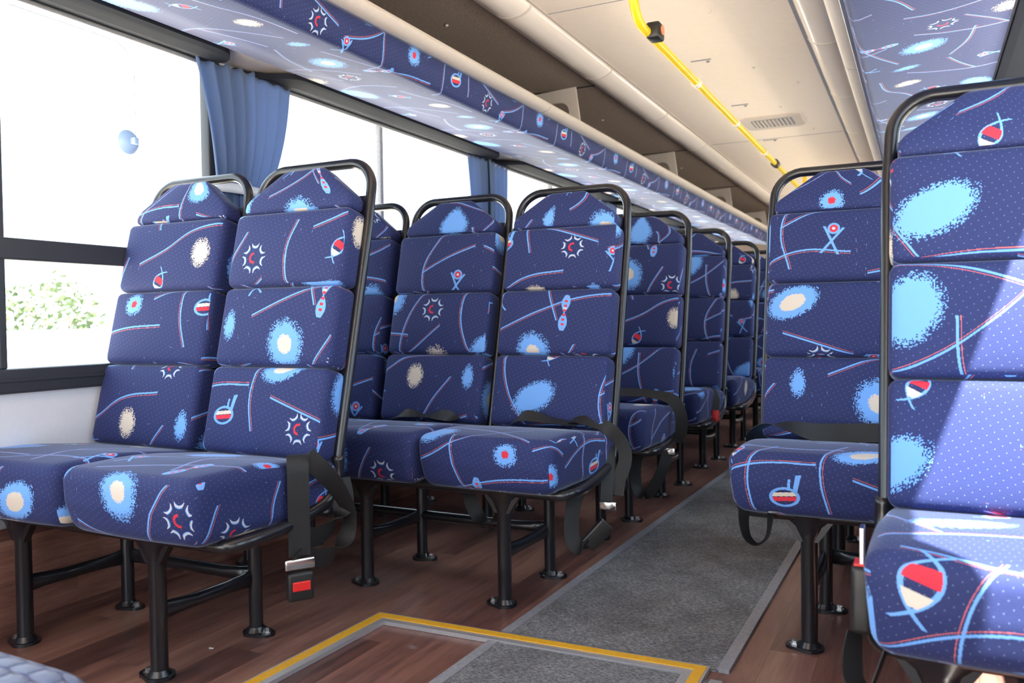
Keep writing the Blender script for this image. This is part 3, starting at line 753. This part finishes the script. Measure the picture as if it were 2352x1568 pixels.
def buckle(root, c, axis, wdir, belt, red=True, size=1.0):
    """chrome slot plate and black box hanging at c along axis"""
    c = Vector(c)-root.location; t = Vector(axis).normalized(); wv = Vector(wdir); wv = (wv-t*wv.dot(t)).normalized(); nv = t.cross(wv)
    def place(vs): return [c + wv*v[0]*size + nv*v[1]*size + t*v[2]*size for v in vs]
    V, F, U = rbox(.050, .020, .055, .006, 3, 2); o = MB().add(place([v+Vector((0, 0, .052)) for v in V]), F).build('buckle', PLASTIC, belt, angle=40)
    V, F, U = rbox(.058, .010, .022, .004, 2, 2); MB().add(place([v+Vector((0, 0, .010)) for v in V]), F).build('chrome_tongue', CHROME, belt, angle=40)
    if red: V, F, U = rbox(.034, .004, .018, .0018, 2, 1); MB().add(place([v+Vector((0, -.011, .050)) for v in V]), F).build('release_button', REDP, belt)
    if red: V, F, U = rbox(.034, .004, .018, .0018, 2, 1); MB().add(place([v+Vector((0, .011, .050)) for v in V]), F).build('release_button', REDP, belt)

# left row 1 (double, nearest)
G = 'benches on the left of the aisle'
b1 = bench('double_bench', (-1.79, 1.30, 0), [-.138, .293], [-.24, .24], 'two-seat blue patterned bench in the left foreground below the big window', group=G, fabs={
 (1, 'c'): ('sun', (.00, .115)), (0, 'c'): ('fish_b', (-.22, .06)),
 (1, 3): ('small', (-.18, .02)), (1, 2): ('star_a', (-.10, .075)), (1, 1): ('sun', (.05, .055)), (1, 0): ('star_b', (.13, .07)),
 (0, 3): ('egg', (.10, .10)), (0, 2): ('fish_a', (-.02, .02)), (0, 1): ('dot', (-.10, .17)), (0, 0): ('pale', (-.04, .06))})
nm = ['second', 'third', 'fourth', 'fifth', 'sixth', 'seventh', 'eighth', 'ninth', 'tenth']
lab = ['three-seat bench directly behind the two-seat foreground bench on the left', 'three-seat bench in the third row left of the grey carpet', 'three-seat bench in the fourth row left of the grey carpet',
       'three-seat bench in the fifth row left, its hoop just left of the upright right-hand seats', 'three-seat bench in the sixth row on the left, mostly hidden', 'three-seat bench in the seventh row on the left, mostly hidden',
       'three-seat bench in the eighth row on the left, mostly hidden', 'three-seat bench in the ninth row on the left, mostly hidden', 'three-seat bench in the last row on the left, mostly hidden']
FL = {0: {(2, 'c'): ('dot', (.08, .11)), (1, 'c'): ('sun', (-.07, .08)), (2, 3): ('small', (-.05, .03)), (2, 2): ('star_b', (.05, .13)), (2, 1): ('bow_a', (.04, .13)), (2, 0): ('wide', (-.04, .09)),
          (1, 3): ('sky', (.02, .03)), (1, 2): ('eye_a', (.06, .03)), (1, 1): ('star_a', (-.02, .15)), (1, 0): ('pale', (-.06, .15))},
      1: {(2, 2): ('sun', (-.02, .08)), (2, 1): ('fish_a', (.03, .03)), (2, 0): ('eye_b', (-.12, .05)), (2, 'c'): ('wide', (-.05, .08))},
      2: {(2, 1): ('wide', (-.10, .08)), (2, 2): ('sky', (.03, .17))}, 3: {(2, 1): ('star_b', (.0, .10)), (2, 2): ('pale', (.08, .02))}}
LB = []
for k in range(9):
    LB.append(bench('triple_bench', (-1.475, 2.045+.775*k, 0), [-.41, .012, .435], [-.525, -.045, .425], lab[k], group=G, fabs=FL.get(k)))
# right side
GR = 'benches on the right of the aisle'
r1 = bench('single_seat', (.137, 1.30, 0), [0], [-.117, .143], 'single patterned seat in the right foreground with sunlight across it', group=GR, side=-1, fabs={
 (0, 'c'): ('fish_b', (-.14, .12)), (0, 3): ('fish_a', (-.03, .02)), (0, 2): ('wide', (-.12, .09)), (0, 1): ('sky', (-.16, .12)), (0, 0): ((.60, .12), (-.17, .04))})
RB = []
labr = ['two-seat bench right of the carpet with belt lying on its cushion', 'two-seat bench third from the front right of the aisle, only its legs showing', 'two-seat bench fourth from the front right of the aisle, hidden behind others',
        'two-seat bench fifth from the front right of the aisle, hidden behind others', 'two-seat bench sixth from the front right of the aisle, hidden behind others', 'two-seat bench seventh from the front right of the aisle, hidden behind others']
for k in range(6):
    RB.append(bench('double_bench', (.02, 2.075+.775*k, 0), [-.226, .20], [-.264, .22], labr[k], group=GR, side=-1, fabs={(0, 'c'): ('jug_a', (-.08, .05)), (0, 3): ((.40, .55), (.0, .0)), (0, 2): ('eye_a', (-.02, .12)), (0, 1): ('egg', (-.12, .15)), (0, 0): ('sun', (.10, .10))} if k == 0 else None))

# seat belts
Xd, Yd, Zd = (1, 0, 0), (0, 1, 0), (0, 0, 1)

W1 = (.55, .83, 0)
s1 = strap(b1, [(-1.32, 1.52, .470), (-1.295, 1.485, .494), (-1.278, 1.462, .482), (-1.274, 1.458, .43), (-1.274, 1.458, .36), (-1.274, 1.458, .268)], [(.3, .9, 0), W1, W1, W1, W1, W1], .050)
buckle(b1, (-1.274, 1.458, .262), (0, 0, -1), W1, s1, size=1.2)
strap(b1, [(-1.285, 1.50, .490), (-1.262, 1.53, .45), (-1.25, 1.57, .40), (-1.245, 1.605, .335), (-1.25, 1.60, .285), (-1.258, 1.56, .248), (-1.268, 1.51, .250), (-1.276, 1.47, .262), (-1.28, 1.44, .262)], [(.5, .7, .4), (.6, .5, .6), (.8, .0, .6), (.9, -.2, .3), (.9, 0, -.3), (.4, .2, .9), (.2, .1, .95), (.3, .6, .7), (.4, .8, .3)], .046)
strap(b1, [(-1.272, 1.612, .42), (-1.262, 1.605, .36), (-1.268, 1.575, .315), (-1.28, 1.53, .295), (-1.29, 1.50, .30)], [(.3, .9, 0), (.5, .6, .4), (.4, .2, .9), (.2, .1, .9), (.2, .2, .9)], .048)
b2, b3, b4 = LB[0], LB[1], LB[2]
# second row, aisle side: loop beside the cushion, hanging end with chrome plate and box
strap(b2, [(-.98, 2.30, .475), (-.93, 2.28, .500), (-.88, 2.30, .492), (-.835, 2.31, .475), (-.80, 2.33, .43), (-.79, 2.33, .38), (-.80, 2.30, .325), (-.80, 2.28, .285)], [(.2, .9, .2), (.2, .9, .3), (.4, .8, .4), (.8, .5, .3), (.8, .4, 0), (.8, .4, -.1), (.8, .4, 0), (.8, .4, 0)], .040)
s2 = strap(b2, [(-.84, 2.33, .42), (-.83, 2.30, .36), (-.822, 2.26, .31), (-.818, 2.24, .27)], [(.7, .7, 0)]*4, .038)
MB().bbox(-.026, .026, -.004, .004, -.012, .012, .003).build('chrome_tongue', CHROME, s2, angle=40).location = Vector((-.812, 2.238, .262))-b2.location
s3 = strap(b2, [(-.86, 2.16, .335), (-.875, 2.14, .29), (-.878, 2.12, .23), (-.868, 2.11, .185), (-.845, 2.11, .165), (-.82, 2.12, .185)], [(.7, .7, 0), (.7, .7, 0), (.7, .7, 0), (.6, .7, .3), (.5, .8, .3), (.6, .7, .2)], .044)
V, F, U = rbox(.046, .020, .085, .006, 3, 2)
q = MB().add(V, F).build('buckle', PLASTIC, s3, angle=40); q.location = Vector((-.805, 2.13, .205))-b2.location; q.rotation_euler = (0.15, math.radians(42), math.radians(35))
# second row, middle seat: buckle and loop below the frame
s4 = strap(b2, [(-1.30, 2.30, .335), (-1.30, 2.29, .27), (-1.29, 2.28, .235), (-1.27, 2.28, .19), (-1.24, 2.28, .165), (-1.20, 2.28, .175), (-1.18, 2.29, .22), (-1.175, 2.30, .33)], [(.8, .6, 0), (.8, .6, 0), (.8, .6, .2), (.6, .5, .5), (.3, .9, .1), (.3, .9, 0), (.4, .9, 0), (.4, .9, 0)], .044)
MB().bbox(-.028, .028, -.004, .004, -.008, .008, .003).build('chrome_tongue', CHROME, s4, angle=40).location = Vector((-1.298, 2.27, .262))-b2.location
# belts lying on the cushions against the backrests
strap(b2, [(-1.58, 2.28, .478), (-1.52, 2.26, .500), (-1.45, 2.27, .492), (-1.38, 2.28, .496), (-1.33, 2.26, .485)], [(.1, 1, .1), (.2, .8, .6), (.1, 1, .1), (.2, .6, .8), (.1, 1, .2)], .040)
strap(b2, [(-1.14, 2.27, .478), (-1.08, 2.25, .510), (-1.00, 2.26, .497), (-.92, 2.27, .488)], [(.1, 1, .2), (.2, .7, .7), (.1, 1, .3), (.1, 1, .1)], .042)
# third row aisle seat: strap across and over the edge
strap(b3, [(-1.24, 3.00, .488), (-1.12, 3.00, .515), (-1.00, 2.99, .520), (-.90, 2.98, .517), (-.83, 2.98, .500), (-.80, 2.99, .45), (-.80, 3.0, .38), (-.82, 3.0, .34)], [(.1, .9, .5), (.1, .8, .6), (.1, .8, .6), (.3, .8, .5), (.8, .5, .3), (.8, .5, 0), (.8, .5, 0), (.8, .5, 0)], .046)
s5 = strap(b3, [(-.92, 2.88, .335), (-.93, 2.86, .27), (-.925, 2.85, .20), (-.90, 2.84, .165), (-.87, 2.86, .185), (-.84, 2.90, .26), (-.83, 2.93, .33)], [(.7, .7, 0)]*7, .044)
MB().bbox(-.026, .026, -.005, .005, -.012, .012, .003).build('chrome_tongue', CHROME, s5, angle=40).location = Vector((-.83, 2.93, .315))-b3.location
s6 = strap(b4, [(-.90, 3.76, .485), (-.86, 3.74, .48), (-.83, 3.72, .44), (-.83, 3.70, .38)], [(.2, .9, 0), (.5, .8, 0), (.8, .5, 0), (.8, .5, 0)], .03)
V, F, U = rbox(.03, .02, .05, .006, 3, 2); q = MB().add(V, F).build('buckle', REDP, s6, angle=40); q.location = Vector((-.83, 3.70, .36))-b4.location
# second row on the right: belt curled on the cushion and a loop below
c2 = RB[0]
strap(c2, [(-.02, 2.30, .490), (-.10, 2.29, .500), (-.18, 2.28, .497), (-.25, 2.25, .500), (-.31, 2.22, .515), (-.36, 2.21, .520), (-.395, 2.22, .500), (-.40, 2.25, .470), (-.40, 2.30, .42)], [(0, .55, .8), (0, .4, .9), (0, .3, .95), (.1, .6, .8), (.1, .9, .3), (.2, .9, -.2), (.5, .8, 0), (.7, .7, 0), (.7, .7, 0)], .05)
strap(c2, [(-.385, 2.02, .345), (-.385, 2.01, .31), (-.375, 2.0, .275), (-.352, 2.0, .26), (-.330, 2.01, .28), (-.325, 2.03, .335)], [(.8, .5, 0), (.6, .8, 0), (.3, .9, .1), (0, 1, 0), (-.3, .9, 0), (-.6, .8, 0)], .030)
# near right seat: buckle between cushion and frame, loop of webbing below
n1 = strap(r1, [(-.090, 1.30, .335), (-.092, 1.285, .30), (-.088, 1.27, .275), (-.070, 1.265, .262), (-.060, 1.27, .285), (-.045, 1.28, .33)], [(.5, .8, 0), (.7, .7, 0), (.5, .8, .2), (.2, .9, .2), (.2, .9, 0), (.2, .9, 0)], .034)
V, F, U = rbox(.030, .046, .100, .009, 4, 3); q = MB().add(V, F).build('buckle', PLASTIC, n1, smooth=True); q.location = Vector((-.080, 1.31, .385))-r1.location
MB().bbox(-.011, .011, -.017, .017, .049, .053, .001).build('release_button', REDP, q)
MB().bbox(-.003, .003, -.016, .016, .050, .105, .001).build('chrome_tongue', CHROME, q)

# ------------------------------------------------------------------ curtains
def curtain(label, y0, y1, yt0, yt1, ztie, tail, folds, ph, group='blue window curtains', x0=-2.083, tie=True, amp=.013, side=-1):
    X = (lambda x: x) if side < 0 else mir
    nz, ny = 36, folds*10; v = []; f = []
    ztop = 1.664; zb = tail
    def w_(z):
        if z >= ztie:
            t = (z-ztie)/(ztop-ztie); return yt0+(y0-yt0)*t, yt1+(y1-yt1)*t**.62
        t = (ztie-z)/.25; return yt0-.03*min(1, t), yt1+.05*min(1, t)
    for i in range(nz+1):
        z = ztop+(zb-ztop)*i/nz
        a, b = w_(z); t = max(0, min(1, (ztop-z)/(ztop-ztie)))
        for k in range(ny+1):
            s_ = k/ny; y = a+(b-a)*s_
            ff = math.sin(s_*folds*2*math.pi+ph+.6*math.sin(s_*9+ph)); am = amp*(.55+.45*math.sin(s_*5+ph*2))*(1-.25*t)
            topn = (.010*math.sin(s_*folds*2*math.pi*1.0)+.006*math.sin(s_*37)) * max(0, 1-(ztop-z)/.08)
            v.append((X(x0+ff*am+.012*math.sin(math.pi*t)), y+.006*math.cos(s_*folds*2*math.pi+ph), z+topn))
    for i in range(nz):
        for k in range(ny): f.append((i*(ny+1)+k, i*(ny+1)+k+1, (i+1)*(ny+1)+k+1, (i+1)*(ny+1)+k))
    root = empty('curtain', (X(x0), (y0+y1)/2, ztop)); tag(root, label, 'curtain', group)
    L = root.location
    o = mesh_obj('cloth', [Vector(p)-L for p in v], f, CURTAIN, root, smooth=True)
    m_ = o.modifiers.new('thickness', 'SOLIDIFY'); m_.thickness = .0018
    if tie:
        P = [(X(x0)+.030*math.cos(t)-L.x, (yt0+yt1)/2+(yt1-yt0+.018)/2*math.sin(t)-L.y) for t in [2*math.pi*i/24 for i in range(24)]]
        vv = [(a, b, ztie-.020-L.z) for a, b in P]+[(a, b, ztie+.012-L.z) for a, b in P]
        oo = mesh_obj('tie_band', vv, [(i, (i+1) % 24, 24+(i+1) % 24, 24+i) for i in range(24)], WHITEWALL, root, smooth=True)
        q = oo.modifiers.new('thickness', 'SOLIDIFY'); q.thickness = .003
    return root
curtain('wide blue curtain gathered by a white band at the first pillar, between the big windows', 1.925, 2.375, 2.015, 2.235, 1.255, .98, 7, .4)
curtain('narrow blue curtain at the second pillar, its lighter front half', 3.715, 3.935, 3.76, 3.88, 1.10, 1.06, 4, 1.2, tie=False, x0=-2.098, amp=.008)
curtain('narrow darker blue curtain at the second pillar, its rear half', 3.965, 4.185, 3.955, 4.06, 1.10, 1.06, 4, 2.4, tie=False, x0=-2.098, amp=.008)
curtain('blue curtain at the third pillar, glimpsed through the backrest hoops', 5.62, 5.98, 5.68, 5.9, 1.15, .9, 6, .9)
curtain('blue curtain at the fourth pillar, far back on the left', 7.5, 7.82, 7.55, 7.75, 1.15, .9, 6, 1.9)
# round knob on the sliding pane
kb = empty('window_knob', (-2.118, 1.70, 1.34)); tag(kb, 'pale blue round plastic knob with a stub on the big window glass', 'window knob')
KM = mat('pale_blue_plastic', (.35, .50, .75), .35)
MB().lathe([(.030, 0), (.036, .006), (.036, .014), (.026, .026), (.016, .030)], (0, 0, 0), 24, 'x').build('knob_disc', KM, kb, angle=35)
MB().bbox(.028, .050, -.008, .008, -.010, .010, .003).build('knob_stub', KM, kb, angle=40)

# ------------------------------------------------------------------ quilted seat in the near left corner
qs = empty('quilted_seat', (-1.075, .415, 0)); tag(qs, 'blue-grey quilted seat edge in the bottom left corner, closest to the camera', 'seat')
def qwarp(v):
    x, y, z = v
    if z > 0: z += .02*(1-(x/.25)**2)*(1-(y/.22)**2)
    return (x, y, z+.345)
V, F, U = rbox(.50, .44, .13, .055, 6, 10, qwarp)
me = bpy.data.meshes.new('quilted_cushion'); me.from_pydata([tuple(v) for v in V], [], F); me.materials.append(QUILT)
uv = me.uv_layers.new(name='UVMap'); uv.data.foreach_set('uv', [c for u in U for c in u]); me.polygons.foreach_set('use_smooth', [True]*len(me.polygons)); fix_normals(me); link('quilted_cushion', me, qs)
MB().bbox(-.16, .16, -.15, .15, .0008, .29, .02).build('seat_pedestal', PLASTIC, qs, angle=40)

# ------------------------------------------------------------------ outside
struct(MB().box(-60, 60, -60, 60, -1.12, -1.1).build('ground', SAND))
def bush(name, loc, r, h, n, label, seed):
    rg = random.Random(seed); v = []; f = []
    for i in range(n):
        a, b = rg.uniform(0, 2*math.pi), rg.uniform(-.3, 1); rr = rg.uniform(.55, 1)**.5
        p = Vector((math.cos(a)*r*rr*math.sqrt(max(0, 1-b*b*.8)), math.sin(a)*r*rr*math.sqrt(max(0, 1-b*b*.8)), h*(.35+.6*b*rr)+h*.1*rg.random()))
        t = Vector((rg.uniform(-1, 1), rg.uniform(-1, 1), rg.uniform(-.4, .8))).normalized(); s_ = t.cross(Vector((rg.uniform(-1, 1), rg.uniform(-1, 1), rg.uniform(-1, 1)))).normalized()
        L = rg.uniform(.10, .20); k = len(v); v += [p, p+t*L*.5+s_*L*.28, p+t*L, p+t*L*.5-s_*L*.28]; f.append((k, k+1, k+2, k+3))
    root = empty(name, loc); tag(root, label, 'bush'); mesh_obj('foliage', v, f, LEAF, root)
    mb = MB()
    for i in range(6):
        a = i*1.05+seed; mb.tube([(0, 0, 0), (math.cos(a)*r*.2, math.sin(a)*r*.2, h*.3), (math.cos(a)*r*.55, math.sin(a)*r*.55, h*.7)], [.05, .03, .01], 6)
    mb.build('branches', BROWN, root); return root
bw = struct(MB().box(-14.0, -13.8, 2, 60, -1.1, .72).build('wall_outside', mat('white_render', (.85, .84, .80), .9)))
bush('bush', (-16.0, 10.3, -1.1), 1.7, 2.9, 2600, 'leafy green bush seen below the window bar on the far left', 3)
bush('bush', (-17.0, 16.8, -1.1), 1.7, 3.6, 1600, 'taller pale green bush outside just left of the nearest seat back', 8)
